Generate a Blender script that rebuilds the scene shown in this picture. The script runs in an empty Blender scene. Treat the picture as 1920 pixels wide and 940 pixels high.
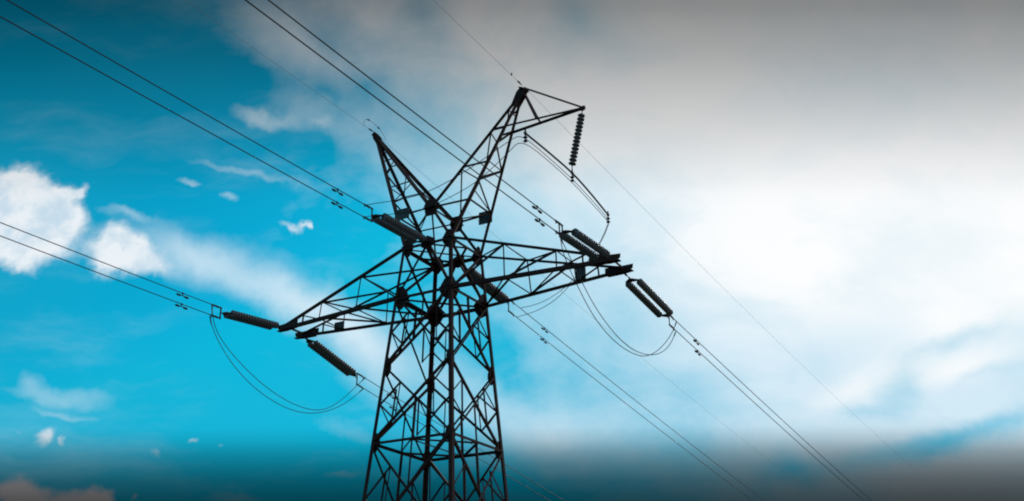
import bpy, bmesh, math, random
from mathutils import Vector, Matrix
scene = bpy.context.scene
V = Vector
R = math.radians

# ---------------------------------------------------------------- measured sizes (metres)
CAM = [21.4146, -32.1177, 1.6]
R_ = [[0.868701, 0.495325, -0.003425], [0.195674, -0.336805, 0.921018], [-0.455049, 0.80076, 0.389505]]
LENS = 36.828
Z0 = 15.705
ZU = 17.825
Z1 = 12.895
Z2 = 10.025
TAPER = 0.078
HW = 1.25
WY = 1.0224
G2 = [0.0, 0.932, 19.436]
T4 = [7.458, 0.58, 15.798]
HR = [3.715, 0.0, 24.181]
WIRES = {"NL": {"A": [-7.456, -0.58, 15.798], "z": [[-0.248, -0.0204], [-0.669, -0.0209]]}, "NC": {"A": [0.0, -1.109, 17.825], "z": [[0.108, -0.0326], [-0.371, -0.0357]]}, "NR": {"A": [7.458, -0.58, 15.798], "z": [[-0.121, -0.0117], [-0.484, -0.0148]]}, "FL": {"A": [-7.456, 0.58, 15.798], "z": [[-0.222, -0.1427], [-0.727, -0.1438]]}, "FC": {"A": [0.0, 1.109, 17.825], "z": [[0.15, -0.1123], [-0.396, -0.115]]}, "FR": {"A": [7.458, 0.58, 15.798], "z": [[-0.066, -0.0776], [-0.497, -0.0786]]}, "SNL": {"A": [-3.717, 0.0, 24.179], "z": [[0.095, -0.0106]]}, "SNR": {"A": [3.715, 0.0, 24.181], "z": [[0.18, 0.0038]]}, "SFL": {"A": [-3.717, 0.0, 24.179], "z": [[0.083, -0.0946]]}, "SFR": {"A": [3.715, 0.0, 24.181], "z": [[0.214, -0.0417]]}}
LOOPS = {"La": [[-7.46, -4.8, 15.42], [-7.46, -4.69, 14.87], [-7.46, -4.4, 14.41], [-7.46, -3.79, 13.98], [-7.46, -2.9, 13.52], [-7.46, -2.0, 13.16], [-7.46, -1.09, 12.87], [-7.46, -0.03, 12.67], [-7.46, 0.98, 12.62], [-7.46, 1.8, 12.71], [-7.46, 2.53, 12.96], [-7.46, 3.25, 13.44], [-7.46, 4.1, 14.17], [-7.46, 4.98, 14.98]], "Lb": [[-7.46, -4.77, 15.02], [-7.46, -4.6, 14.6], [-7.46, -4.18, 14.11], [-7.46, -3.33, 13.41], [-7.46, -2.27, 12.88], [-7.46, -0.98, 12.52], [-7.46, 0.27, 12.38], [-7.46, 1.31, 12.47], [-7.46, 2.37, 12.77], [-7.46, 3.42, 13.26], [-7.46, 4.28, 13.86], [-7.46, 4.94, 14.44]], "Ra": [[7.46, -4.55, 15.58], [7.46, -4.5, 15.08], [7.46, -4.35, 14.7], [7.46, -4.1, 14.38], [7.46, -3.38, 13.9], [7.46, -2.74, 13.42], [7.46, -1.98, 13.04], [7.46, -1.05, 12.78], [7.46, 0.03, 12.66], [7.46, 1.06, 12.68], [7.46, 2.02, 12.84], [7.46, 2.76, 13.1], [7.46, 3.71, 13.6], [7.46, 4.71, 14.29], [7.46, 5.34, 14.87], [7.46, 5.67, 15.3]], "Rb": [[7.46, -4.38, 15.25], [7.46, -4.12, 15.05], [7.46, -3.75, 14.82], [7.46, -2.81, 14.14], [7.46, -2.04, 13.65], [7.46, -1.14, 13.29], [7.46, -0.07, 13.0], [7.46, 1.07, 12.88], [7.46, 2.19, 12.99], [7.46, 3.34, 13.24], [7.46, 4.47, 13.73], [7.46, 5.24, 14.33], [7.46, 5.71, 14.88]]}
BAR = [[5.87, -3.784, 19.743], [5.87, -0.108, 19.798], [5.87, 3.066, 19.33]]
JN = [[[0.03, -5.11, 17.79], [0.32, -5.05, 17.81], [0.89, -4.94, 17.8], [1.41, -4.84, 17.78], [2.04, -4.71, 17.87], [2.42, -4.63, 17.94], [3.21, -4.45, 18.25], [4.18, -4.21, 18.77], [4.97, -3.99, 19.36], [5.41, -3.89, 19.59], [5.7, -3.82, 19.71], [5.87, -3.78, 19.69]], [[0.01, -5.11, 17.33], [0.34, -5.05, 17.34], [0.96, -4.93, 17.28], [1.68, -4.8, 17.21], [2.37, -4.66, 17.29], [2.85, -4.56, 17.45], [3.46, -4.43, 17.69], [4.05, -4.29, 17.95], [4.42, -4.19, 18.25], [5.09, -4.0, 18.86], [5.33, -3.93, 19.11], [5.66, -3.83, 19.5], [5.87, -3.78, 19.57]]]
JF = [[[5.87, 3.07, 19.26], [5.86, 3.14, 19.15], [5.74, 3.27, 18.99], [5.56, 3.43, 18.81], [5.33, 3.6, 18.64], [5.07, 3.78, 18.46], [4.41, 4.23, 18.03], [3.22, 4.89, 17.51], [2.74, 5.12, 17.4], [2.1, 5.41, 17.29], [1.45, 5.69, 17.22], [0.8, 5.94, 17.26], [0.09, 6.21, 17.38]], [[5.82, 3.07, 19.2], [5.86, 3.16, 19.06], [5.77, 3.25, 18.93], [5.6, 3.38, 18.76], [5.38, 3.55, 18.57], [5.12, 3.71, 18.38], [4.5, 4.13, 17.9], [3.66, 4.55, 17.55], [3.19, 4.79, 17.34], [2.67, 5.05, 17.12], [1.83, 5.42, 16.88], [0.88, 5.78, 16.86], [-0.05, 6.11, 16.95]]]
GL = [[-3.9, -0.6, 24.38], [-4.09, -0.42, 24.74], [-4.1, -0.28, 24.96], [-4.04, -0.17, 25.01], [-3.95, 0.11, 24.91], [-3.85, 0.42, 24.79], [-3.83, 0.69, 24.64], [-3.87, 1.0, 24.45]]
TIPB = [6.336, 0.0, 22.562]
HEAD = -29.608
SOFT = [[-5.76, 16.84, 2.41, 1.57, -28.8, 0.34], [-2.42, 14.96, 2.07, 1.14, -29.0, 0.36], [-4.0, 18.57, 1.51, 0.73, -38.2, 0.18], [-15.89, 21.52, 5.17, 0.84, -23.1, 0.5], [-12.25, 20.34, 3.36, 0.96, -26.7, 0.42], [-9.44, 18.59, 2.73, 1.13, -36.1, 0.42], [-7.84, 16.56, 2.09, 1.27, -43.0, 0.36], [-18.32, 22.7, 1.78, 0.97, -15.0, 0.3], [-15.34, 30.28, 1.34, 0.28, -12.8, 0.5], [-16.23, 27.29, 2.48, 0.2, -9.6, 0.32], [-16.64, 25.72, 0.36, 0.21, -0.2, 0.4], [-18.95, 26.57, 0.59, 0.14, -8.0, 0.45], [-21.99, 24.96, 1.05, 0.17, -18.2, 0.32], [-11.82, 29.87, 0.58, 0.23, -0.2, 0.3], [-25.36, 16.11, 0.66, 0.37, -31.5, 0.32], [-23.97, 15.13, 2.09, 0.37, -11.2, 0.36], [-23.6, 14.27, 1.18, 0.17, -13.3, 0.3], [1.43, 12.81, 3.52, 1.69, -0.2, 0.45], [-15.54, 34.76, 1.81, 1.1, -25.4, 0.32], [-12.13, 33.35, 2.0, 0.84, -17.1, 0.25], [-9.29, 35.3, 1.7, 0.98, -16.4, 0.25], [-14.71, 9.8, 1.36, 0.33, -0.2, 0.3], [-9.26, 10.94, 0.85, 0.17, -0.2, 0.25], [-9.11, 13.14, 1.75, 0.39, -9.9, 0.2], [-28.28, 30.42, 1.42, 0.33, -20.5, 0.05], [-0.18, 16.53, 2.05, 1.06, -44.0, -0.3], [-1.39, 18.13, 1.19, 0.89, -43.5, -0.22], [14.72, 10.8, 1.08, 0.73, -0.2, -0.5], [21.99, 12.29, 3.62, 0.6, 15.1, -0.5], [24.92, 13.58, 3.02, 0.39, 15.6, -0.34], [20.88, 15.31, 1.05, 0.72, 39.1, -0.34], [18.75, 14.23, 1.19, 0.4, -0.2, -0.26], [23.59, 17.89, 2.75, 0.44, 25.1, -0.26], [25.08, 16.15, 1.59, 0.27, 21.6, -0.16], [-8.7, 31.64, 1.64, 0.75, -25.9, -0.2], [-5.54, 35.84, 2.02, 1.16, -24.6, -0.25], [4.26, 35.82, 1.95, 1.21, -25.5, -0.28], [-12.02, 28.49, 2.25, 0.85, -18.1, -0.25], [-11.3, 31.36, 1.31, 0.51, -26.1, -0.2], [4.23, 17.38, 4.07, 1.77, -29.9, -0.1]]
CRISP = [[-27.88, 25.36, 2.19, 1.83, -0.2, 0.85], [-26.1, 23.89, 1.4, 0.66, -21.2, 0.35], [-26.63, 25.5, 1.51, 1.13, -16.1, 0.8], [-25.21, 24.82, 1.15, 0.82, -25.6, 0.75], [-26.87, 23.17, 1.8, 1.12, -0.2, 0.75], [-28.36, 26.67, 1.02, 0.65, -0.2, 0.55], [-26.83, 22.15, 1.09, 0.5, -21.6, 0.3], [-24.98, 26.33, 0.48, 0.24, -0.2, 0.55], [-24.41, 26.45, 0.24, 0.38, -0.2, 0.55], [-22.29, 23.59, 0.66, 1.06, -0.2, 0.8], [-21.85, 23.0, 1.16, 0.73, -20.3, 0.5], [-22.89, 22.72, 0.81, 0.77, -0.2, 0.6], [-21.07, 22.71, 1.17, 0.84, -20.2, 0.65], [-19.66, 22.12, 1.49, 0.72, -24.7, 0.35], [-22.83, 21.4, 0.85, 0.5, -20.8, 0.3], [-13.19, 24.19, 0.68, 0.17, -18.9, 0.55], [-12.23, 24.42, 0.47, 0.22, 29.7, 0.6], [-11.82, 24.31, 0.12, 0.26, -0.2, 0.5], [-24.26, 12.86, 0.42, 0.31, -0.2, 0.7], [-23.36, 12.65, 0.2, 0.2, -0.2, 0.5], [-25.61, 13.31, 0.52, 0.13, -22.1, 0.4], [-18.7, 12.16, 0.41, 0.19, -12.7, 0.45], [-17.1, 12.57, 0.35, 0.17, 5.1, 0.5], [-15.82, 12.31, 0.16, 0.14, -0.2, 0.4], [-25.26, 9.98, 1.07, 0.95, -0.2, 0.85], [-23.99, 9.42, 1.09, 0.61, -0.2, 0.7], [-22.17, 9.49, 0.84, 0.83, -0.2, 0.85], [-21.15, 9.27, 0.63, 0.5, -0.2, 0.5], [-19.55, 9.59, 0.33, 0.25, -0.2, 0.5]]
GLOW = [[22.25, 24.74, 11.15, 4.33, 8.7, 1.1], [16.68, 23.45, 11.04, 5.96, -11.3, 0.25], [25.94, 19.91, 3.0, 1.22, 26.6, 0.6], [19.06, 15.6, 3.12, 0.71, 25.2, 0.45], [23.88, 16.44, 3.7, 0.66, 19.5, 0.5], [2.9, 12.81, 3.22, 1.13, -0.2, 0.25]]
WISP = []
BANK = [0.7641, 0.6451, -10.481]
DIM = [[57.82, 0.55], [53.7, 0.5], [49.21, 0.3], [41.76, 0.2], [38.02, 0.23], [36.38, 0.265], [34.99, 0.345], [33.59, 0.42], [32.18, 0.52], [30.75, 0.62], [29.31, 0.72], [27.87, 0.83], [26.42, 0.93], [24.96, 1], [14.24, 1], [13.39, 0.98], [12.96, 0.9], [12.54, 0.73], [11.97, 0.52], [11.41, 0.37], [10.85, 0.26], [10.3, 0.18], [9.47, 0.12], [7.82, 0.07]]  # sky brightness by elevation; raised overhead, out of view, to add ambient on tower

# ---------------------------------------------------------------- camera
cam_data = bpy.data.cameras.new('camera')
cam = bpy.data.objects.new('camera', cam_data)
scene.collection.objects.link(cam)
cam_data.sensor_width = 36.0
cam_data.lens = LENS
cam_data.clip_start = 0.1
cam_data.clip_end = 20000
m = Matrix.Identity(4)
for i in range(3):
    m[i][0] = R_[0][i]; m[i][1] = R_[1][i]; m[i][2] = -R_[2][i]; m[i][3] = CAM[i]
cam.matrix_world = m
scene.camera = cam

# ---------------------------------------------------------------- sun, exposure
SUN_AZ, SUN_EL = -8.5, 24.0          # compass azimuth from +Y towards +X, elevation
sun_data = bpy.data.lights.new('sun', 'SUN')
sun_data.energy = 1.2
sun_data.angle = R(10)               # the sun stands behind the cloud bank
sun_data.color = (1.0, 0.95, 0.88)
sun = bpy.data.objects.new('sun', sun_data)
scene.collection.objects.link(sun)
sd = V((math.sin(R(SUN_AZ))*math.cos(R(SUN_EL)), math.cos(R(SUN_AZ))*math.cos(R(SUN_EL)), math.sin(R(SUN_EL))))
sun.rotation_euler = (-sd).to_track_quat('-Z', 'Y').to_euler()
sun.location = sd*200
scene.view_settings.view_transform = 'Standard'
scene.view_settings.look = 'None'
scene.view_settings.exposure = 0.0
scene.view_settings.gamma = 1.0
scene.view_settings.use_curve_mapping = False

# ---------------------------------------------------------------- sky: Nishita air, a cloud bank, cumulus
world = bpy.data.worlds.new('World')
scene.world = world
world.use_nodes = True
nt = world.node_tree
nt.nodes.clear()
N, Lk = nt.nodes, nt.links
def put(sock, v):
    if v is None: return
    if hasattr(v, 'is_output'): Lk.new(v, sock)
    else: sock.default_value = v
def math_(op, a, b=None, c=None, clamp=False):
    n = N.new('ShaderNodeMath'); n.operation = op; n.use_clamp = clamp
    put(n.inputs[0], a); put(n.inputs[1], b); put(n.inputs[2], c)
    return n.outputs[0]
def remap(v, a, b, c=0.0, d=1.0, kind='SMOOTHSTEP'):
    n = N.new('ShaderNodeMapRange'); n.interpolation_type = kind
    put(n.inputs[0], v); put(n.inputs[1], a); put(n.inputs[2], b); put(n.inputs[3], c); put(n.inputs[4], d)
    return n.outputs[0]
def mixc(f, a, b, kind='MIX'):
    n = N.new('ShaderNodeMix'); n.data_type = 'RGBA'; n.blend_type = kind
    put(n.inputs[0], f); put(n.inputs[6], a); put(n.inputs[7], b)
    return n.outputs[2]
def noise(vec, scale, detail, rough, dist=0.0, lac=2.0):
    n = N.new('ShaderNodeTexNoise'); put(n.inputs['Vector'], vec)
    n.inputs['Scale'].default_value = scale; n.inputs['Detail'].default_value = detail
    n.inputs['Roughness'].default_value = rough; n.inputs['Distortion'].default_value = dist
    n.inputs['Lacunarity'].default_value = lac
    return n
def rgb(r, g, b): return (r, g, b, 1.0)
tc = N.new('ShaderNodeTexCoord')
rot = N.new('ShaderNodeVectorRotate'); rot.rotation_type = 'Z_AXIS'
Lk.new(tc.outputs['Generated'], rot.inputs['Vector']); rot.inputs['Angle'].default_value = R(HEAD)
sep = N.new('ShaderNodeSeparateXYZ'); Lk.new(rot.outputs[0], sep.inputs[0])
az = math_('MULTIPLY', math_('ARCTAN2', sep.outputs[0], sep.outputs[1]), 57.29578)     # degrees off the line of towers
el = math_('MULTIPLY', math_('ARCTAN2', sep.outputs[2], sep.outputs[1]), 57.29578)     # degrees up over the horizon line
comb = N.new('ShaderNodeCombineXYZ'); Lk.new(az, comb.inputs[0]); Lk.new(el, comb.inputs[1])
P0 = comb.outputs[0]
def warp(vec, scale, amp, detail=4, rough=.55):
    n = noise(vec, scale, detail, rough)
    a = N.new('ShaderNodeVectorMath'); a.operation = 'SUBTRACT'; Lk.new(n.outputs['Color'], a.inputs[0]); a.inputs[1].default_value = (.5, .5, .5)
    b = N.new('ShaderNodeVectorMath'); b.operation = 'MULTIPLY_ADD'; Lk.new(a.outputs[0], b.inputs[0]); b.inputs[1].default_value = (amp, amp, 0); Lk.new(vec, b.inputs[2])
    return b.outputs[0]
def blobs(vec, table):
    tot = None
    for x, y, rx, ry, ro, a in table:
        mp = N.new('ShaderNodeMapping'); mp.vector_type = 'TEXTURE'
        Lk.new(vec, mp.inputs['Vector'])
        mp.inputs['Location'].default_value = (x, y, 0); mp.inputs['Rotation'].default_value = (0, 0, R(ro)); mp.inputs['Scale'].default_value = (rx, ry, 1)
        ln = N.new('ShaderNodeVectorMath'); ln.operation = 'DOT_PRODUCT'
        Lk.new(mp.outputs[0], ln.inputs[0]); Lk.new(mp.outputs[0], ln.inputs[1])
        g = math_('POWER', 0.5, ln.outputs['Value'])
        tot = math_('MULTIPLY_ADD', g, a, tot if tot is not None else 0.0)
    return tot
def sp(v, s):  # squash: stretches the noise along the drift of the clouds
    n = N.new('ShaderNodeMapping'); Lk.new(v, n.inputs['Vector']); n.inputs['Rotation'].default_value = (0, 0, R(s[0])); n.inputs['Scale'].default_value = (s[1], s[2], 1)
    return n.outputs[0]
# soft bank and wisps
Ps = warp(warp(P0, .12, 5.0, 3), .5, 1.2, 4)
sps = N.new('ShaderNodeSeparateXYZ'); Lk.new(Ps, sps.inputs[0])
dist = math_('ADD', math_('MULTIPLY_ADD', sps.outputs[0], BANK[0], BANK[2]), math_('MULTIPLY', sps.outputs[1], BANK[1]))
bank = math_('ADD', remap(dist, -5.0, 5.5, 0, .47), remap(dist, 1.0, 13.0, 0, .49))
fs = noise(sp(P0, (30, .55, 1.0)), .22, 8, .58, .4).outputs['Fac']
fs2 = noise(P0, .10, 4, .5).outputs['Fac']
soft = math_('ADD', bank, blobs(warp(P0, .35, 2.0, 5, .6), SOFT))
bankedge = math_('MULTIPLY', remap(dist, 9.0, 24.0, 1.0, .35), remap(dist, -9.0, -3.0, .12, 1.0))
soft = math_('MULTIPLY_ADD', math_('MULTIPLY', math_('SUBTRACT', fs, .5), bankedge), .95, soft)
soft = math_('MULTIPLY_ADD', math_('MULTIPLY', math_('SUBTRACT', fs2, .5), remap(dist, -9.0, -2.0, .1, 1.0)), .3, soft)
fs3 = noise(warp(P0, .5, 1.5, 3), .42, 9, .62, .3).outputs['Fac']      # small billows
soft = math_('MULTIPLY_ADD', math_('MULTIPLY', math_('SUBTRACT', fs3, .5), math_('MULTIPLY', remap(dist, -5.0, 1.0, .15, 1.0), remap(dist, 4.0, 12.0, 1.0, .3))), .30, soft)
softm = remap(soft, .08, .98, 0, .97, 'LINEAR')
# crisp cumulus
Pc = warp(warp(P0, .45, 1.6, 3), 1.6, .55, 6, .6)
fc = noise(warp(P0, .9, .8, 3), .85, 9, .6).outputs['Fac']
cr = math_('MULTIPLY_ADD', math_('SUBTRACT', fc, .5), .62, blobs(Pc, CRISP))
crm = remap(cr, .24, .90, 0, .93)
# colours (times the 0.1 strength below)
sky = N.new('ShaderNodeTexSky'); sky.sky_type = 'NISHITA'; sky.sun_disc = False
sky.sun_elevation = R(SUN_EL); sky.sun_rotation = R(SUN_AZ)
sky.air_density = 1.0; sky.dust_density = 0.6; sky.ozone_density = 2.0
blue = mixc(1.0, sky.outputs[0], rgb(.012, 1.02, 1.12), 'MULTIPLY')
blue = mixc(1.0, blue, rgb(.03, 4.7, 7.1), 'DARKEN')
bv = noise(P0, .06, 3, .5).outputs['Fac']
blue = mixc(math_('MULTIPLY', remap(az, -12.0, -30.0), .38), blue, rgb(.02, 3.5, 5.4))
blue = mixc(remap(bv, .35, .65, 0, .12), blue, rgb(.5, 4.6, 6.4))
veil = noise(sp(warp(P0, .2, 3.0, 3), (24, .35, 1.3)), .16, 7, .6).outputs['Fac']      # thin high haze in the blue
blue = mixc(remap(veil, .46, .78, 0, .30), blue, rgb(4.6, 7.2, 8.6))
glow = blobs(P0, GLOW)
shade = noise(sp(P0, (20, .6, 1.0)), .16, 7, .55, .3).outputs['Fac']
bankb = mixc(math_('MULTIPLY', remap(el, 22, 30), remap(dist, 1.0, 11.0, .35, 1.0)), rgb(6.7, 8.3, 9.35), rgb(9.5, 9.45, 9.4))
bankb = mixc(remap(el, 14.0, 11.0), bankb, rgb(4.5, 5.5, 6.1))
bankc = mixc(remap(glow, .05, .95), bankb, rgb(9.95, 9.97, 10.0))
bankc = mixc(math_('MULTIPLY', remap(shade, .62, .3, 0, .18), remap(glow, .8, .2)), bankc, rgb(6.0, 7.6, 8.6))
cuc = mixc(remap(noise(warp(P0, .7, 1.0, 3), .6, 8, .55).outputs['Fac'], .36, .62), rgb(6.0, 7.4, 8.5), rgb(8.9, 9.2, 9.5))
cuc = mixc(remap(el, 13.5, 11.0), cuc, rgb(7.2, 6.7, 6.8))
col = mixc(softm, blue, bankc)
col = mixc(crm, col, cuc)
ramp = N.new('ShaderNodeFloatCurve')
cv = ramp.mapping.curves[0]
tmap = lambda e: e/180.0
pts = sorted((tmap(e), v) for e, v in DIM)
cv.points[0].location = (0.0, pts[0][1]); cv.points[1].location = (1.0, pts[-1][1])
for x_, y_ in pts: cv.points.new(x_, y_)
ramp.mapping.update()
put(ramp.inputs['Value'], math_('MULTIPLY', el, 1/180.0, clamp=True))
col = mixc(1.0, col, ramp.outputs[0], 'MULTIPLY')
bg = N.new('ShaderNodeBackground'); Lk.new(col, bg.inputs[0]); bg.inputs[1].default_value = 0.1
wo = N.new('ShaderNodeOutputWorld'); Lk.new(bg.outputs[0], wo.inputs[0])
scene.cycles.pixel_filter_type = 'BLACKMAN_HARRIS'
scene.cycles.filter_width = 2.0       # soft lens
world.cycles.sampling_method = 'MANUAL'
world.cycles.sample_map_resolution = 256

# ---------------------------------------------------------------- materials
def mat(name, c1, c2, rough=.6, metal=0.0, scale=6.0, spec=.4, bump=0.0):
    mt = bpy.data.materials.new(name); mt.use_nodes = True
    t = mt.node_tree; b = t.nodes['Principled BSDF']
    tcn = t.nodes.new('ShaderNodeTexCoord')
    n = t.nodes.new('ShaderNodeTexNoise'); n.inputs['Scale'].default_value = scale; n.inputs['Detail'].default_value = 6
    t.links.new(tcn.outputs['Object'], n.inputs['Vector'])
    mx = t.nodes.new('ShaderNodeMix'); mx.data_type = 'RGBA'
    mx.inputs[6].default_value = (*c1, 1); mx.inputs[7].default_value = (*c2, 1)
    mr = t.nodes.new('ShaderNodeMapRange'); mr.inputs[1].default_value = .35; mr.inputs[2].default_value = .65
    t.links.new(n.outputs['Fac'], mr.inputs[0]); t.links.new(mr.outputs[0], mx.inputs[0])
    t.links.new(mx.outputs[2], b.inputs['Base Color'])
    b.inputs['Roughness'].default_value = rough; b.inputs['Metallic'].default_value = metal
    b.inputs['Specular IOR Level'].default_value = spec
    if bump:
        bp = t.nodes.new('ShaderNodeBump'); bp.inputs['Strength'].default_value = bump; bp.inputs['Distance'].default_value = .02
        t.links.new(n.outputs['Fac'], bp.inputs['Height']); t.links.new(bp.outputs[0], b.inputs['Normal'])
    return mt
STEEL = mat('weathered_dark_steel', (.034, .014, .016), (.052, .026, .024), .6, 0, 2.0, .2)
PLATE = mat('painted_sign_plate', (.06, .066, .08), (.08, .088, .10), .45, 0, 3.0, .4)
PORC = mat('grey_glazed_porcelain', (.115, .13, .155), (.15, .165, .19), .4, 0, 5.0, .45)
HARD = mat('forged_fitting_steel', (.020, .018, .024), (.035, .032, .038), .5, 0, 4.0, .4)
CABLE = mat('weathered_aluminium_strand', (.018, .022, .032), (.028, .034, .045), .6, 0, 8.0, .3)
GWIRE = mat('galvanised_ground_strand', (.25, .26, .27), (.32, .33, .34), .6, 0, 8.0, .3)
GRASS = mat('meadow_grass', (.05, .06, .026), (.08, .085, .04), .9, 0, .05, .2)
CONC = mat('footing_concrete', (.25, .24, .22), (.35, .34, .32), .9, 0, 3.0, .2)

# ---------------------------------------------------------------- building helpers
def obj(name, bm, material, parent=None, smooth=False):
    me = bpy.data.meshes.new(name); bmesh.ops.recalc_face_normals(bm, faces=bm.faces[:]); bm.to_mesh(me); bm.free()
    me.materials.append(material)
    if smooth:
        for pl in me.polygons: pl.use_smooth = True
    o = bpy.data.objects.new(name, me); scene.collection.objects.link(o)
    if parent: o.parent = parent
    return o
def tag(o, label, cat, group=None):
    o['label'] = label; o['category'] = cat
    if group: o['group'] = group
    return o
def thing(name, label, cat, group=None, loc=(0, 0, 0)):
    o = bpy.data.objects.new(name, None); scene.collection.objects.link(o); o.location = loc
    o.empty_display_size = .5
    return tag(o, label, cat, group)
def prism(bm, prof, p1, p2, a, b):
    va = [bm.verts.new(p1 + a*x + b*y) for x, y in prof]
    vb = [bm.verts.new(p2 + a*x + b*y) for x, y in prof]
    n = len(prof)
    for i in range(n): bm.faces.new((va[i], va[(i+1) % n], vb[(i+1) % n], vb[i]))
    bm.faces.new(va[::-1]); bm.faces.new(vb)
def frame(d, ref):
    d = d.normalized(); b = ref - d*ref.dot(d)
    if b.length < 1e-4: b = d.orthogonal()
    b.normalize(); return d.cross(b), b
def angle(bm, p1, p2, size, ref, off=0.0, flip=False):
    """rolled steel angle: one flange lies across ref, the other points along ref"""
    p1, p2 = V(p1), V(p2); a, b = frame(p2 - p1, V(ref))
    if flip: a = -a
    t = max(.006, size*.09); s = size
    prism(bm, [(-s/2, off), (s/2, off), (s/2, off + t), (-s/2 + t, off + t), (-s/2 + t, off + s), (-s/2, off + s)], p1, p2, a, b)
def tube(bm, pts, rad, seg=8, closed=True):
    pts = [V(q) for q in pts]; rings = []
    up = V((0, 0, 1))
    d0 = (pts[1] - pts[0]).normalized(); a = d0.cross(up)
    if a.length < 1e-3: a = d0.cross(V((1, 0, 0)))
    a.normalize()
    for i, q in enumerate(pts):
        d = (pts[min(i + 1, len(pts) - 1)] - pts[max(i - 1, 0)]).normalized()
        a = (a - d*a.dot(d)).normalized(); b = d.cross(a)
        rr = rad[i] if isinstance(rad, (list, tuple)) else rad
        rings.append([bm.verts.new(q + (a*math.cos(2*math.pi*k/seg) + b*math.sin(2*math.pi*k/seg))*rr) for k in range(seg)])
    for r1, r2 in zip(rings, rings[1:]):
        for k in range(seg): bm.faces.new((r1[k], r1[(k + 1) % seg], r2[(k + 1) % seg], r2[k]))
    bm.faces.new(rings[0][::-1]); bm.faces.new(rings[-1])
def box(bm, c, sx, sy, sz, X=V((1, 0, 0)), Y=V((0, 1, 0)), Z=V((0, 0, 1))):
    c = V(c)
    prism(bm, [(-sx/2, -sy/2), (sx/2, -sy/2), (sx/2, sy/2), (-sx/2, sy/2)], c - Z*sz/2, c + Z*sz/2, X, Y)
def lathe(bm, prof, p, axis, seg=20):
    axis = axis.normalized(); a = axis.orthogonal().normalized(); b = axis.cross(a); rings = []
    for rr, h in prof: rings.append([bm.verts.new(p + axis*h + (a*math.cos(2*math.pi*k/seg) + b*math.sin(2*math.pi*k/seg))*rr) for k in range(seg)])
    for r1, r2 in zip(rings, rings[1:]):
        for k in range(seg): bm.faces.new((r1[k], r1[(k + 1) % seg], r2[(k + 1) % seg], r2[k]))
    bm.faces.new(rings[0][::-1]); bm.faces.new(rings[-1])
def plate(bm, c, outline, u, v, n, th=.014, bolts=(), br=.017):
    """flat gusset: outline in (u, v) about c, thickness th along n, hexagon bolt heads"""
    c = V(c); prism(bm, outline, c - n*th/2, c + n*th/2, u, v)
    for x, y in bolts:
        q = c + u*x + v*y
        hexa = [(br*math.cos(k*math.pi/3), br*math.sin(k*math.pi/3)) for k in range(6)]
        prism(bm, hexa, q - n*(th/2 + .022), q + n*(th/2 + .022), u, v)
def spline(pts, n=8):
    pts = [V(q) for q in pts]; q = [pts[0]*2 - pts[1]] + pts + [pts[-1]*2 - pts[-2]]; out = []
    for i in range(1, len(q) - 2):
        for k in range(n):
            t = k/n; a, b, c, d = q[i-1], q[i], q[i+1], q[i+2]
            out.append(.5*((2*b) + (c - a)*t + (2*a - 5*b + 4*c - d)*t*t + (3*b - a - 3*c + d)*t**3))
    out.append(q[-2]); return out
def smooth(pts, it=2):
    pts = [V(q) for q in pts]
    for _ in range(it): pts = [pts[0]] + [(pts[i-1] + 2*pts[i] + pts[i+1])/4 for i in range(1, len(pts) - 1)] + [pts[-1]]
    return pts
def lerp(a, b, t): return V(a)*(1 - t) + V(b)*t

# ---------------------------------------------------------------- ground
bm = bmesh.new()
rings = [0, 20, 60, 200, 700, 2500, 9000]
c0 = bm.verts.new((0, 0, 0)); prev = None
for rr in rings[1:]:
    cur = [bm.verts.new((rr*math.cos(k*math.pi/24), rr*math.sin(k*math.pi/24), 0)) for k in range(48)]
    for k in range(48):
        if prev is None: bm.faces.new((c0, cur[k], cur[(k + 1) % 48]))
        else: bm.faces.new((prev[k], cur[k], cur[(k + 1) % 48], prev[(k + 1) % 48]))
    prev = cur
g = obj('ground', bm, GRASS); g['kind'] = 'structure'

# ---------------------------------------------------------------- the lattice tower
tower = thing('transmission_tower', 'tall dark lattice steel power line tower with two crossarms and two leaning peaks', 'pylon')
def hx(z): return HW + TAPER*(Z0 - z)
def leg(s, t, z, k=1.0): return V((s*hx(z)*k, t*hx(z)*WY*k, z))
CORN = [(-1, -1), (1, -1), (1, 1), (-1, 1)]
Z3 = Z2 - 1.42*(Z1 - Z2) ; ZB = 0.3
LV = [ZU, Z0, Z1, Z2, Z3, ZB]
for s, t in CORN:
    bm = bmesh.new()
    for za, zb, size in ((ZU + .12, Z0, .125), (Z0, Z1, .14), (Z1, Z2, .145), (Z2, ZB - .1, .155)):
        o = V((s*.05, t*.05, 0)); p1, p2 = leg(s, t, za) + o, leg(s, t, zb) + o; th = .018
        a, b = V((-s, 0, 0)), V((0, -t, 0))
        prism(bm, [(0, 0), (size, 0), (size, th), (th, th), (th, size), (0, size)], p1, p2, a, b)
    lg = obj('leg', bm, STEEL, tower)
    if (s, t) == (-1, 1):
        for k in range(30):
            z = 3.0 + k*.45
            q = leg(s, t, z)
            bm = bmesh.new(); tube(bm, [q + V((-s*.05, -t*.02, 0)), q + V((-s*.05, t*.15, 0)), q + V((-s*.05, t*.155, 0)), q + V((-s*.05, t*.165, 0))], [.009, .009, .016, .016], 6)
            obj('step_bolt', bm, STEEL, lg)
    bm = bmesh.new(); q = leg(s, t, 0)
    prism(bm, [(-.55, -.55), (.55, -.55), (.55, .55), (-.55, .55)], V((q.x, q.y, -.3)), V((q.x, q.y, .1)), V((1, 0, 0)), V((0, 1, 0)))
    prism(bm, [(-.3, -.3), (.3, -.3), (.3, .3), (-.3, .3)], V((q.x, q.y, .1)), V((q.x, q.y, .34)), V((1, 0, 0)), V((0, 1, 0)))
    obj('footing', bm, CONC, tower)
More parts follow.
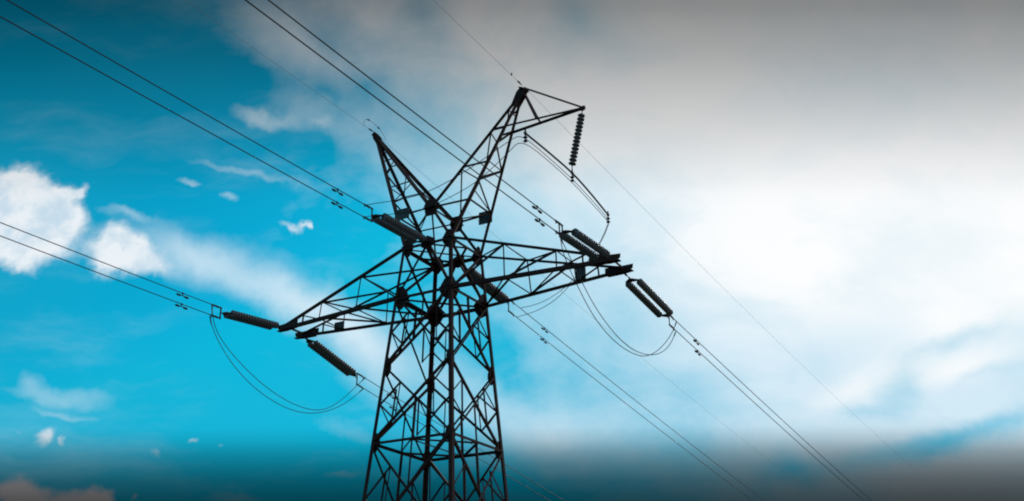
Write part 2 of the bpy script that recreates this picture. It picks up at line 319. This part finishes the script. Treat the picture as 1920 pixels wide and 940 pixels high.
FACES = [(CORN[i], CORN[(i + 1) % 4]) for i in range(4)]   # front, right, rear, left
NORM = [V((0, 1, 0)), V((-1, 0, 0)), V((0, -1, 0)), V((1, 0, 0))]
def bar(name, p1, p2, size, ref, parent=tower, off=0.0, flip=False, trim=0.0):
    p1, p2 = V(p1), V(p2)
    if trim:
        d = (p2 - p1).normalized(); p1 = p1 + d*trim; p2 = p2 - d*trim
    bm = bmesh.new(); angle(bm, p1, p2, size, ref, off, flip)
    return obj(name, bm, STEEL, parent)
# X panels with their lighter secondary braces
for fi, (ca, cb) in enumerate(FACES):
    n = NORM[fi]
    for li in range(1, 5):
        za, zb = LV[li], LV[li + 1]
        a0, b0, a1, b1 = leg(*ca, za), leg(*cb, za), leg(*ca, zb), leg(*cb, zb)
        sz = .085 if li < 3 else .095
        bar('diagonal_brace', a0, b1, sz, n, off=.012, trim=.1)
        bar('diagonal_brace', b0, a1, sz, n, off=-.115, trim=.1, flip=True)
        wa, wb = (a0 - b0).length, (a1 - b1).length
        c = lerp(a0, b1, wa/(wa + wb))
        for top, bot in ((a0, a1), (b0, b1)):
            mid = (top + bot)/2; pt = (top + c)/2; pb = (bot + c)/2
            if li < 4:
                bar('secondary_brace', mid, pt, .055, n, off=.02)
                bar('secondary_brace', mid, pb, .055, n, off=.02, flip=True)
                bar('secondary_brace', pt, pb, .05, n, off=.03)
        if li in (1, 3): bar('hip_brace', (a0 + b0)/2, c, .075, n, off=.02)
        if li == 2: bar('hip_brace', (a1 + b1)/2, c, .075, n, off=.02)
    # head panel between the crossarm levels
    a0, b0, a1, b1 = leg(*ca, ZU), leg(*cb, ZU), leg(*ca, Z0), leg(*cb, Z0)
    if fi in (0, 2):
        mid = (a0 + b0)/2
        bar('diagonal_brace', mid, a1, .10, n, off=.012); bar('diagonal_brace', mid, b1, .10, n, off=.012, flip=True)
    else:
        bar('diagonal_brace', a0, b1, .09, n, off=.012, trim=.1); bar('diagonal_brace', b0, a1, .12, n, off=-.1, trim=.1, flip=True)
    # rings
    for z, sz in ((ZU, .12), (Z0, .12), (Z2, .10)):
        bar('ring_beam', leg(*ca, z), leg(*cb, z), sz, V((0, 0, -1)), off=.0, trim=.05)
# plan bracing seen from below
for z, k in ((ZU, .075), (Z2, .07)):
    mids = [(leg(*ca, z) + leg(*cb, z))/2 for ca, cb in FACES]
    for i in range(4): bar('plan_brace', mids[i], mids[(i + 1) % 4], k, V((0, 0, -1)), off=.03)
    if z == Z2:
        bar('plan_brace', mids[0], mids[2], .05, V((0, 0, -1)), off=.05)
for i in (0, 1): bar('plan_brace', leg(*CORN[i], Z0), leg(*CORN[i + 2], Z0), .085, V((0, 0, -1)), off=.03 + .1*i, trim=.12)
bar('plan_brace', leg(-1, -1, ZU), leg(1, 1, ZU), .06, V((0, 0, -1)), off=.05, trim=.12)
# gussets
def fan(w, h): return [(.012, -h*.86), (w*.38, -h*.95), (w*.72, -h*.66), (w, -h*.25), (w*.97, h*.22), (w*.66, h*.70), (w*.40, h*.93), (.012, h*.84)]
def gusset(c, w, h, u, v, n, parent=tower):
    bm = bmesh.new()
    bolts = [(w*.18, -h*.7), (w*.18, h*.7), (w*.18, h*.25), (w*.18, -h*.25), (w*.7, h*.12), (w*.7, -h*.12), (w*.42, h*.6), (w*.42, -h*.6)]
    plate(bm, c, fan(w, h), u, v, n, .014, bolts)
    return obj('gusset_plate', bm, STEEL, parent)
for s, t in CORN:
    for z, w_, h_ in ((ZU, .40, .42), (Z0, .52, .50), (Z1, .25, .42), (Z2, .29, .38), (Z3, .38, .5)):
        q = leg(s, t, z)
        gusset(q + V((0, -t*.030, 0)), w_, h_, V((-s, 0, 0)), V((0, 0, 1)), V((0, 1, 0)))
        gusset(q + V((-s*.030, 0, 0)), w_, h_, V((0, -t, 0)), V((0, 0, 1)), V((1, 0, 0)))
    for z, w_ in ((Z0, .50), (ZU, .34)):
        q = leg(s, t, z); bm = bmesh.new()
        plate(bm, q + V((0, 0, .02)), [(-.1, -.1), (w_, -.1), (w_*1.05, w_*.35), (w_*.35, w_*1.05), (-.1, w_)], V((-s, 0, 0)), V((0, -t, 0)), V((0, 0, 1)), .014, [(.1, .1), (.25, .12), (.12, .25)])
        obj('gusset_plate', bm, STEEL, tower)
hexo = lambda rr, k=1.0: [(rr*math.cos(R(60*i + 30))*k, rr*math.sin(R(60*i + 30))) for i in range(6)]
for t in (-1, 1):
    q = V((0, t*hx(ZU)*WY, ZU)); bm = bmesh.new()
    plate(bm, q + V((0, t*.02, 0)), hexo(.30, 1.1), V((1, 0, 0)), V((0, 0, 1)), V((0, 1, 0)), .02, [(-.15, .05), (.15, .05), (0, -.15)])
    plate(bm, q + V((0, 0, -.03)), hexo(.24), V((1, 0, 0)), V((0, 1, 0)), V((0, 0, 1)), .016)
    obj('gusset_plate', bm, STEEL, tower)

# crossarms: four chords meeting at two tip plates
def crossarm(sx):
    tips = {-1: V((sx*T4[0], -T4[1], T4[2])), 1: V((sx*T4[0], T4[1], T4[2]))}
    ch = {}
    bm = bmesh.new()
    for t in (-1, 1):
        for nm, z, sz in (('top', ZU, .11), ('bot', Z0, .14)):
            a = leg(sx, t, z); b = tips[t] + V((0, 0, .06 if nm == 'top' else -.06))
            ch[t, nm] = (a, b)
            angle(bm, a, b, sz, V((0, -t, 0)) if nm == 'bot' else V((0, -t, .3)), -.03, flip=(t*sx > 0))
    angle(bm, tips[-1], tips[1], .10, V((0, 0, -1)), -.05)
    arm = obj('crossarm', bm, STEEL, tower)
    def nd(t, nm, k): return lerp(*ch[t, nm], k)
    T = [0.0, .35, .68]
    inward = {-1: V((0, 1, 0)), 1: V((0, -1, 0))}
    for i in (1, 2):
        for t in (-1, 1):
            bar('arm_brace', nd(t, 'top', T[i]), nd(t, 'bot', T[i]), .055, inward[t], arm)
            bar('arm_brace', nd(t, 'top', T[i]), nd(t, 'bot', T[i - 1]), .065, inward[t], arm, off=.02, flip=True)
        for nm, ref in (('top', V((0, 0, -1))), ('bot', V((0, 0, 1)))):
            bar('arm_brace', nd(-1, nm, T[i]), nd(1, nm, T[i]), .055, ref, arm)
            bar('arm_brace', nd(-1, nm, T[i]), nd(1, nm, T[i - 1]), .065, ref, arm, off=.02, flip=True)
    for t in (-1, 1):
        bar('arm_brace', nd(t, 'bot', .84), nd(t, 'top', .84), .05, inward[t], arm)
        bar('arm_brace', nd(t, 'bot', .68), nd(t, 'top', .86), .05, inward[t], arm, off=.02)
        # knee gusset where the chords begin to close
        c = nd(t, 'bot', .985); u = (nd(t, 'bot', 1.0) - nd(t, 'bot', .5)).normalized()
        bm = bmesh.new()
        plate(bm, c + V((0, t*.015, .05)), [(-.66, -.11), (-.2, -.18), (.28, -.17), (.50, -.03), (.52, .12), (.1, .14), (-.66, .21)], u, V((0, 0, 1)), V((0, 1, 0)), .02,
              [(-.6, .02), (-.35, -.05), (-.35, .1), (0, 0), (.25, .0), (.0, .1)], .02)
        plate(bm, c + V((0, 0, -.085)), [(-.55, -.09), (.1, -.15), (.50, -.10), (.50, .10), (.1, .15), (-.55, .09)], u, V((0, 0, 1)).cross(u), V((0, 0, 1)), .018, [(.35, 0)], .03)
        obj('tip_plate', bm, STEEL, arm)
    bm = bmesh.new()
    c = nd(-1, 'bot', .66)
    return arm, ch
armL, chL = crossarm(-1)
armR, chR = crossarm(1)

# peaks: four chords from the head gussets to one cap
ZA, ZB5, ZM1, ZM2, ZT = G2[2] + 1.62, G2[2] + 3.12, G2[2] + .80, G2[2] + 2.38, G2[2] + 3.95
def peak(sx):
    tip = V((sx*HR[0], 0, HR[2]))
    base = {'IF': V((0, -G2[1], G2[2])), 'IR': V((0, G2[1], G2[2])), 'OF': leg(sx, -1, ZU), 'OR': leg(sx, 1, ZU)}
    def at(k, z): b = base[k]; return lerp(b, tip, (z - b.z)/(tip.z - b.z))
    bm = bmesh.new()
    for k, b in base.items():
        ref = V((-b.x + sx*.2, -b.y, 0)) if k[0] == 'O' else V((sx, -b.y, 0))
        angle(bm, b, tip, .12, ref, -.03, flip=(k in ('IF', 'OR')))
    pk = obj('peak', bm, STEEL, tower)
    F, Rr, I, O = V((0, 1, 0)), V((0, -1, 0)), V((sx, 0, 0)), V((-sx, 0, 0))
    zg = G2[2]
    B = lambda k1, z1, k2, z2, sz, ref, off=.01: bar('peak_brace', at(k1, z1), at(k2, z2), sz, ref, pk, off=off)
    for z in (ZA, ZB5):
        B('IF', z, 'OF', z, .06, F); B('IR', z, 'OR', z, .06, Rr)
    B('IF', zg, 'OF', zg, .06, F); B('IR', zg, 'OR', zg, .065, Rr)
    B('OF', zg, 'OR', zg, .055, O)
    B('OR', ZA, 'OF', ZA, .055, O)
    # zigzags
    B('OR', ZB5, 'OF', ZM2, .075, O); B('OF', ZM2, 'OR', ZA, .05, O); B('OR', ZA, 'OF', ZM1, .075, O); B('OF', ZM1, 'OR', zg, .05, O)
    B('OR', zg, 'OF', ZU + .75, .05, O)
    B('IF', ZA - .1, 'OF', ZM1, .05, F); B('IF', ZB5 - .1, 'OF', ZM2, .05, F)
    B('IF', ZA - .1, 'IR', zg + .25, .045, I); B('IF', ZB5 - .1, 'IR', ZM2 - .3, .045, I)
    B('IR', ZM1 + .45, 'OR', zg, .05, Rr); B('IR', ZM2 + .45, 'OR', ZA, .05, Rr)
    B('IF', ZT, 'OF', ZT - .25, .045, F); B('IR', ZT, 'OR', ZT - .25, .045, Rr); B('IF', ZT, 'IR', ZT - .35, .045, I); B('OR', ZT, 'OF', ZT - .4, .06, O)
    # cap
    bm = bmesh.new()
    d = (tip - (base['IF'] + base['IR'] + base['OF'] + base['OR'])/4).normalized()
    side = V((0, 1, 0)); u = side.cross(d).normalized()
    for o in (-.11, .11):
        kw = 1.0 if sx > 0 else .72
        plate(bm, tip - d*.28 + side*o*kw, [(-.15*kw, -.46), (.15*kw, -.46), (.20*kw, .1), (.12*kw, .36), (-.12*kw, .36), (-.20*kw, .1)], u, d, side, .016, [(0, .25), (-.08, -.1), (.08, -.1), (-.08, -.36), (.08, -.36)], .02)
    box(bm, tip + d*.02, .28*kw, .40*kw, .04, u, side, d)
    box(bm, tip - d*.5, .26, .20, .03, u, side, d)
    obj('cap_plate', bm, STEEL, pk)
    return pk, at, tip
pkL, atL, tipL = peak(-1)
pkR, atR, tipR = peak(1)
# V feet of the peaks: the two upper gussets and the braces beneath them
for t in (-1, 1):
    gq = V((0, t*G2[1], G2[2]))
    n = V((0, -t, 0))
    for s in (-1, 1): bar('head_brace', gq, leg(s, t, ZU), .10, n, off=.01, flip=(s > 0))
    bm = bmesh.new()
    plate(bm, gq + V((0, t*.02, -.02)), [(-.33, .12), (-.20, .36), (.20, .36), (.33, .12), (.24, -.36), (-.24, -.36)], V((1, 0, 0)), V((0, 0, 1)), V((0, 1, 0)), .018, [(-.15, .15), (.15, .15), (-.1, -.2), (.1, -.2)], .02)
    plate(bm, gq + V((0, 0, -.06)), [(-.26, -.2), (.26, -.2), (.26, .2), (-.26, .2)], V((1, 0, 0)), V((0, 1, 0)), V((0, 0, 1)), .016)
    obj('gusset_plate', bm, STEEL, tower)
bar('head_brace', (0, -G2[1], G2[2]), (0, G2[1], G2[2]), .09, V((0, 0, -1)), trim=.1)
bar('head_brace', (0, -G2[1], G2[2]), leg(-1, 1, ZU), .05, V((1, 0, 0)))
# bracket on the second peak that carries the jumper insulator
tb = V(TIPB)
bm = bmesh.new()
for k in ('F', 'R'):
    angle(bm, atR('I' + k, ZB5), atR('O' + k, ZB5), .075, V((0, 0, -1)), -.03)
    angle(bm, atR('O' + k, ZB5), tb, .085, V((0, 0, -1)), -.03, flip=(k == 'R'))
angle(bm, tipR + V((.1, 0, .05)), tb + V((0, 0, .03)), .075, V((0, 0, -1)), -.03)
box(bm, tb, .22, .10, .14)
bk = obj('jumper_bracket', bm, STEEL, tower)
for k, sgn in (('F', -1), ('R', 1)):
    bar('bracket_strut', tipR + V((.06, sgn*.06, -.1)), lerp(atR('O' + k, ZB5), tb, .42), .065, V((-1, 0, 0)), bk)
bar('bracket_strut', lerp(atR('OF', ZB5), tb, .42), lerp(atR('OR', ZB5), tb, .42), .06, V((0, 0, -1)), bk)

# ---------------------------------------------------------------- sign plates bolted to the tower
def sign(c, wd, ht, y_out, label):
    o = thing('sign_plate', label, 'sign', 'blank sign plates on the tower', c)
    bm = bmesh.new(); X, Y, Zv = V((1, 0, 0)), V((0, 0, 1)), V((0, 1, 0))
    e = .02; prof = [(-wd/2 + e, -ht/2), (wd/2 - e, -ht/2), (wd/2, -ht/2 + e), (wd/2, ht/2 - e), (wd/2 - e, ht/2), (-wd/2 + e, ht/2), (-wd/2, ht/2 - e), (-wd/2, -ht/2 + e)]
    plate(bm, (0, 0, 0), prof, X, Y, Zv, .005)
    for s in (-1, 1):   # folded rims
        box(bm, (s*(wd/2 - .004), .012*y_out, 0), .006, .024, ht*.96)
        box(bm, (0, .012*y_out, s*(ht/2 - .004)), wd*.96, .024, .006)
    obj('panel', bm, PLATE, o)
    for s in (-1, 1):
        bm = bmesh.new(); tube(bm, [V((s*wd*.3, y_out*.004, ht*.3)), V((s*wd*.3, -y_out*.10, ht*.3))], .012, 6)
        box(bm, (s*wd*.3, y_out*.010, ht*.3), .034, .012, .034)
        obj('mounting_bolt', bm, HARD, o)
    return o
sign((-1.36, -.99, 19.41), .70, .46, -1, 'blank dark navy sign plate on the foot of the bare peak against blue sky')
sign((1.36, .99, 19.43), .63, .55, 1, 'larger blank grey sign plate on the foot of the peak carrying the bracket')
sign((-5.72, .80, 15.90), .50, .45, 1, 'blank dark sign plate hung inside the crossarm against blue sky')
sign((5.66, .80, 16.03), .40, .56, 1, 'tall narrow blank dark sign plate inside the crossarm against white cloud')

# ---------------------------------------------------------------- insulators
def disc_mesh(rad, pitch):
    bm = bmesh.new()
    k = rad/.135
    prof = [(.03, 0), (.045, .004), (.05, .05), (.042, .046), (.08*k, .054), (.122*k, .070), (.137*k, .092), (.139*k, .118), (.131*k, .124), (.10*k, .112), (.06, .116), (.022, .122), (.018, pitch)]
    lathe(bm, [(r_, h) for r_, h in prof], V((0, 0, 0)), V((0, 0, -1)), 22)
    return bm
_d = obj('disc', disc_mesh(.135, .152), PORC, smooth=True); DISC = _d.data; bpy.data.objects.remove(_d)
_d = obj('disc', disc_mesh(.145, .170), PORC, smooth=True); DISC2 = _d.data; bpy.data.objects.remove(_d)
def place_discs(parent, p1, p2, n, mesh):
    d = (p2 - p1).normalized(); q = d.to_track_quat('-Z', 'Y')
    L = (p2 - p1).length
    for i in range(n):
        o = bpy.data.objects.new('disc', mesh); scene.collection.objects.link(o); o.parent = parent
        o.matrix_basis = Matrix.Translation(p1 + d*(L*i/n)) @ q.to_matrix().to_4x4() @ Matrix.Diagonal((1, 1, (L/n)/(.152 if mesh is DISC else .170), 1))
def wire_z(key, j, s):
    z0, mm = WIRES[key]['z'][j]; return z0 + mm*s + .0003*s*s
def wire_pt(key, j, s):
    A = WIRES[key]['A']; dr = -1 if key[-2] == 'N' or key[0] == 'N' else 1
    return V((A[0], A[1] + dr*s, A[2] + wire_z(key, j, s)))
SPAN = {'NL': (.50, 3.42), 'NC': (.42, 3.30), 'NR': (.50, 3.38), 'FL': (.45, 3.55), 'FC': (.72, 3.85), 'FR': (.80, 4.12)}
def strain_set(key, label):
    A = V(WIRES[key]['A']); dr = -1 if key[0] == 'N' else 1
    hang = V((0, dr*.12, -.12)) if key[1] != 'C' else V((0, dr*.10, -.08))
    o = thing('insulator_set', label, 'insulator', 'double strain insulator strings', A + hang)
    y1, y2 = SPAN[key]
    pe = (wire_pt(key, 0, y2 + .15) + wire_pt(key, 1, y2 + .15))/2 - (A + hang)
    if key in ('NR', 'FR', 'FC', 'NC', 'NL', 'FL'): pe += V((0, 0, .06))
    d = pe.normalized(); L = pe.length
    side = V((1, 0, 0)); up = side.cross(d).normalized()
    if up.z < 0: up = -up
    sb, se = y1, L - .30
    bm = bmesh.new()
    tube(bm, [V((0, 0, 0)), d*(sb - .26)], .018, 8); tube(bm, [d*(sb-.34)-up*.04, d*(sb-.34)+up*.04], .03, 8)
    for k in range(3): lathe(bm, [(.012, 0), (.04, .004), (.04, .03), (.012, .034)], d*(.03 + k*.07), d, 10)
    obj('link', bm, HARD, o)
    half = {'FL': .155, 'NL': .17, 'FC': .15, 'NC': .205}.get(key, .225)
    bm = bmesh.new(); plate(bm, d*(sb - .16), [(-half - .05, .06), (-half - .05, .13), (half + .05, .13), (half + .05, .06), (.06, -.13), (-.06, -.13)], side, d, up, .022, [(-half, .09), (half, .09), (0, -.08)], .025)
    obj('yoke_plate', bm, HARD, o)
    bm = bmesh.new(); plate(bm, d*(se + .16), [(-half - .05, -.06), (-half - .05, -.13), (half + .05, -.13), (half + .05, -.06), (.06, .13), (-.06, .13)], side, d, up, .022, [(-half, -.09), (half, -.09), (0, .08)], .025)
    obj('yoke_plate', bm, HARD, o)
    for s in (-1, 1):
        p1, p2 = side*s*half + d*sb, side*s*half + d*se
        bm = bmesh.new(); tube(bm, [p1 - d*.10, p1], .022, 8); tube(bm, [p2, p2 + d*.08], .022, 8); tube(bm, [p1, p2], .016, 6)
        st = obj('insulator_string', bm, HARD, o)
        place_discs(st, p1, p2, 18, DISC)
    # upright yoke that spreads the twin cables
    pu = wire_pt(key, 0, y2 + .32) - (A + hang); pl = wire_pt(key, 1, y2 + .32) - (A + hang)
    ax = (pu - pl).normalized(); c = (pu + pl)/2; hl = (pu - pl).length/2
    root = d*(se + .22)
    bm = bmesh.new(); fw = ax.cross(side).normalized()
    if fw.dot(d) < 0: fw = -fw
    plate(bm, c - fw*.04, [(-hl - .04, -.03), (hl + .04, -.03), (hl + .04, .05), (.05, .03), (-.05, .03), (-hl - .04, .05)], ax, fw, side, .02, [(hl, 0), (-hl, 0)], .025)
    tube(bm, [root, lerp(root, c, .5), c], .022, 6)
    obj('spreader_yoke', bm, HARD, o)
    for j in (0, 1):
        a = wire_pt(key, j, y2 + .30) - (A + hang); b = wire_pt(key, j, y2 + .85) - (A + hang)
        bm = bmesh.new(); dd = (b - a).normalized()
        tube(bm, [a - dd*.02, a + dd*.10, a + dd*.12, b - dd*.14, b - dd*.10, b], [.028, .028, .042, .036, .028, .020], 10)
        e = a + dd*.40
        tube(bm, [e, e + V((0, 0, -.09)) + dd*.04], .02, 6)
        obj('dead_end_clamp', bm, HARD, o)
    return o
SK = {'L': 'crossarm against blue sky', 'C': 'head of the tower', 'R': 'crossarm against white cloud'}
for key, lab in (('NL', 'double insulator string pulling toward the viewer from the crossarm against blue sky'),
                 ('NC', 'large pale grey double insulator string pulling toward the viewer from the tower head'),
                 ('NR', 'double insulator string above the crossarm against white cloud, pulling toward the viewer'),
                 ('FL', 'double insulator string hanging away behind the crossarm against blue sky'),
                 ('FC', 'double insulator string reaching away behind the tower head, partly hidden by steel'),
                 ('FR', 'double insulator string with bright gap, falling away from the crossarm against white cloud')):
    strain_set(key, lab)

# ---------------------------------------------------------------- twin cables and their dampers
def cable(key, j, s0, s1, rad, name, label, cat, group, material):
    ss = [s0 + (s1 - s0)*(k/60)**1.6 for k in range(61)]
    bm = bmesh.new(); tube(bm, [wire_pt(key, j, s) for s in ss], rad, 8)
    return tag(obj(name, bm, material, None, True), label, cat, group)
def damper(key, j, s, label):
    c = wire_pt(key, j, s); o = thing('vibration_damper', label, 'damper', 'dumbbell dampers on the cables', c)
    d = (wire_pt(key, j, s + .2) - wire_pt(key, j, s - .2)).normalized(); up = V((0, 0, 1)); up = (up - d*up.dot(d)).normalized()
    bm = bmesh.new(); tube(bm, [up*.035, -up*.10], .020, 8); lathe(bm, [(.028, -.035), (.034, -.03), (.034, .03), (.028, .035)], V((0, 0, 0)), d, 10)
    obj('clamp', bm, HARD, o)
    bm = bmesh.new(); tube(bm, [d*-.24 - up*.11, d*-.12 - up*.10, -up*.095, d*.12 - up*.10, d*.24 - up*.11], .016, 6)
    obj('messenger_wire', bm, HARD, o)
    for s_ in (-1, 1):
        bm = bmesh.new()
        lathe(bm, [(.015, .09), (.032, .10), (.040, .15), (.042, .24), (.034, .285), (.012, .29)], -up*.11, d*s_, 12)
        obj('weight', bm, HARD, o, True)
WAY = {'N': 'passing overhead toward the viewer', 'F': 'running away from the viewer'}
DWAY = {'N': 'the viewer side', 'F': 'the far side'}
DAMP = {'NL': (5.69, 5.68), 'NC': (5.57, 5.55), 'NR': (5.38, 5.22), 'FL': (6.46, 6.71), 'FC': (7.50, 7.37), 'FR': (7.40, 7.48)}
for key in ('NL', 'NC', 'NR', 'FL', 'FC', 'FR'):
    for j in (0, 1):
        ul = ('upper', 'lower')[j]
        cable(key, j, SPAN[key][1] + .75, 150 if key[0] == 'N' else 230, .0165, 'power_cable', '%s twin cable from the %s, %s' % (ul, SK[key[1]], WAY[key[0]]), 'cable', 'twin power cables', CABLE)
        damper(key, j, DAMP[key][j], 'dumbbell damper on %s cable from the %s, %s' % (ul, SK[key[1]], DWAY[key[0]]))

# ---------------------------------------------------------------- ground wires on the peak tips
for key, lab in (('SNL', 'faint thin ground wire from the bare peak passing overhead toward the viewer'),
                 ('SNR', 'faint thin ground wire from the peak with the bracket, passing overhead toward the viewer'),
                 ('SFL', 'faint thin ground wire from the bare peak running away behind the tower'),
                 ('SFR', 'faint thin ground wire from the peak with the bracket, running away across white cloud')):
    o = cable(key, 0, .30, 150 if key[1] == 'N' else 230, .0055, 'ground_wire', lab, 'wire', 'thin ground wires', GWIRE)
    a, b, c = wire_pt(key, 0, .12), wire_pt(key, 0, .5), wire_pt(key, 0, .95)
    bm = bmesh.new(); tube(bm, [a, lerp(a, b, .4), lerp(a, b, .42), lerp(a, b, .8), lerp(a, b, .82), b], [.02, .02, .034, .034, .02, .012], 8)
    obj('anchor_clamp', bm, HARD, o)
    if key == 'SNR':
        bm = bmesh.new(); lathe(bm, [(.012, -.06), (.035, -.05), (.035, .05), (.012, .06)], c + V((0, 0, .05)), V((0, .3, 1)), 8)
        tube(bm, [c, c + V((0, 0, .05))], .012, 6)
        obj('wire_grip', bm, HARD, o)
gl = spline(smooth(GL, 1), 6)
bm = bmesh.new(); tube(bm, gl, .0085, 6)
o = tag(obj('bonding_jumper', bm, CABLE, None, True), 'small wire loop arching over the tip of the bare peak', 'wire')
for k in (len(gl)*3//7, len(gl)*5//7):
    bm = bmesh.new(); dd = (gl[k + 1] - gl[k - 1]).normalized()
    lathe(bm, [(.01, -.06), (.032, -.05), (.032, .05), (.01, .06)], gl[k], dd, 8); obj('wire_grip', bm, HARD, o)

# ---------------------------------------------------------------- jumper loops under the crossarms
for key, dx, lab in (('La', .04, 'jumper cable loop under the crossarm against blue sky, leaving from the upper twin cable'),
                     ('Lb', -.04, 'jumper cable loop under the crossarm against blue sky, leaving from the lower twin cable'),
                     ('Ra', .04, 'jumper cable loop under the crossarm against white cloud, leaving from the upper twin cable'),
                     ('Rb', -.04, 'jumper cable loop under the crossarm against white cloud, leaving from the lower twin cable')):
    pts_ = [V(q) + V((dx, 0, 0)) for q in LOOPS[key]]
    bm = bmesh.new(); tube(bm, spline(smooth(pts_, 1), 8), .014, 8)
    o = tag(obj('jumper_cable', bm, CABLE, None, True), lab, 'cable', 'jumper cables')
    for a, b in ((pts_[0], pts_[1]), (pts_[-1], pts_[-2])):
        bm = bmesh.new(); dd = (b - a).normalized(); tube(bm, [a, a + dd*.30, a + dd*.34], [.024, .024, .015], 8); obj('cable_lug', bm, HARD, o)

# ---------------------------------------------------------------- rigid bar, suspension insulator, centre jumpers
e1, ec, e2 = [V(q) for q in BAR]
bar_t = thing('jumper_bar', 'slim rigid bar slung under the hanging insulator string, carrying two jumper cables', 'bar', None, ec)
bm = bmesh.new(); tube(bm, [q - ec for q in spline([e1, lerp(e1, ec, .5) + V((0, 0, .03)), ec, lerp(ec, e2, .5) + V((0, 0, .05)), e2], 6)], .036, 10)
obj('tube', bm, HARD, bar_t, True)
for q in (e1, ec, e2):
    c = q - ec; bm = bmesh.new()
    box(bm, c + V((0, 0, -.10)), .04, .05, .50)
    for h in (-.17, -.32): box(bm, c + V((0, 0, h)), .12, .10, .05)
    lathe(bm, [(.03, -.05), (.055, -.045), (.055, .045), (.03, .05)], c, V((0, 1, 0)), 10)
    obj('hanger_clamp', bm, HARD, bar_t)
sus = thing('suspension_insulator', 'single hanging insulator string of dark ribbed discs under the peak bracket', 'insulator', None, tb)
top = V((0, 0, -.10)); bot = (ec - tb) + V((0, 0, .34)); dd = (bot - top).normalized()
bm = bmesh.new(); tube(bm, [V((0, 0, 0)), top + dd*.12], .018, 8); box(bm, (0, 0, -.08), .09, .05, .08); obj('hanger_link', bm, HARD, sus)
bm = bmesh.new(); tube(bm, [top + dd*.12, bot], .016, 6); stg = obj('insulator_string', bm, HARD, sus)
place_discs(stg, top + dd*.14, bot, 14, DISC2)
bm = bmesh.new(); tube(bm, [bot, ec - tb + V((0, 0, .05))], .022, 8); obj('clevis', bm, HARD, sus)
for j, ul in ((0, 'upper'), (1, 'lower')):
    h = (-.17, -.32)[j]
    near, far = [V(q) for q in JN[j]], [V(q) for q in JF[j]]
    mid = [e1 + V((0, 0, h)), lerp(e1, ec, .5) + V((0, 0, h - .05)), ec + V((0, 0, h)), lerp(ec, e2, .5) + V((0, 0, h - .05)), e2 + V((0, 0, h))]
    pts_ = near[:-1] + mid + far[1:]
    bm = bmesh.new(); tube(bm, smooth(spline(smooth(pts_[:], 1), 6), 3), .013, 8)
    o = tag(obj('jumper_cable', bm, CABLE, None, True), '%s of two jumper cables looping around the tower head beneath the rigid bar' % ul, 'cable', 'jumper cables')
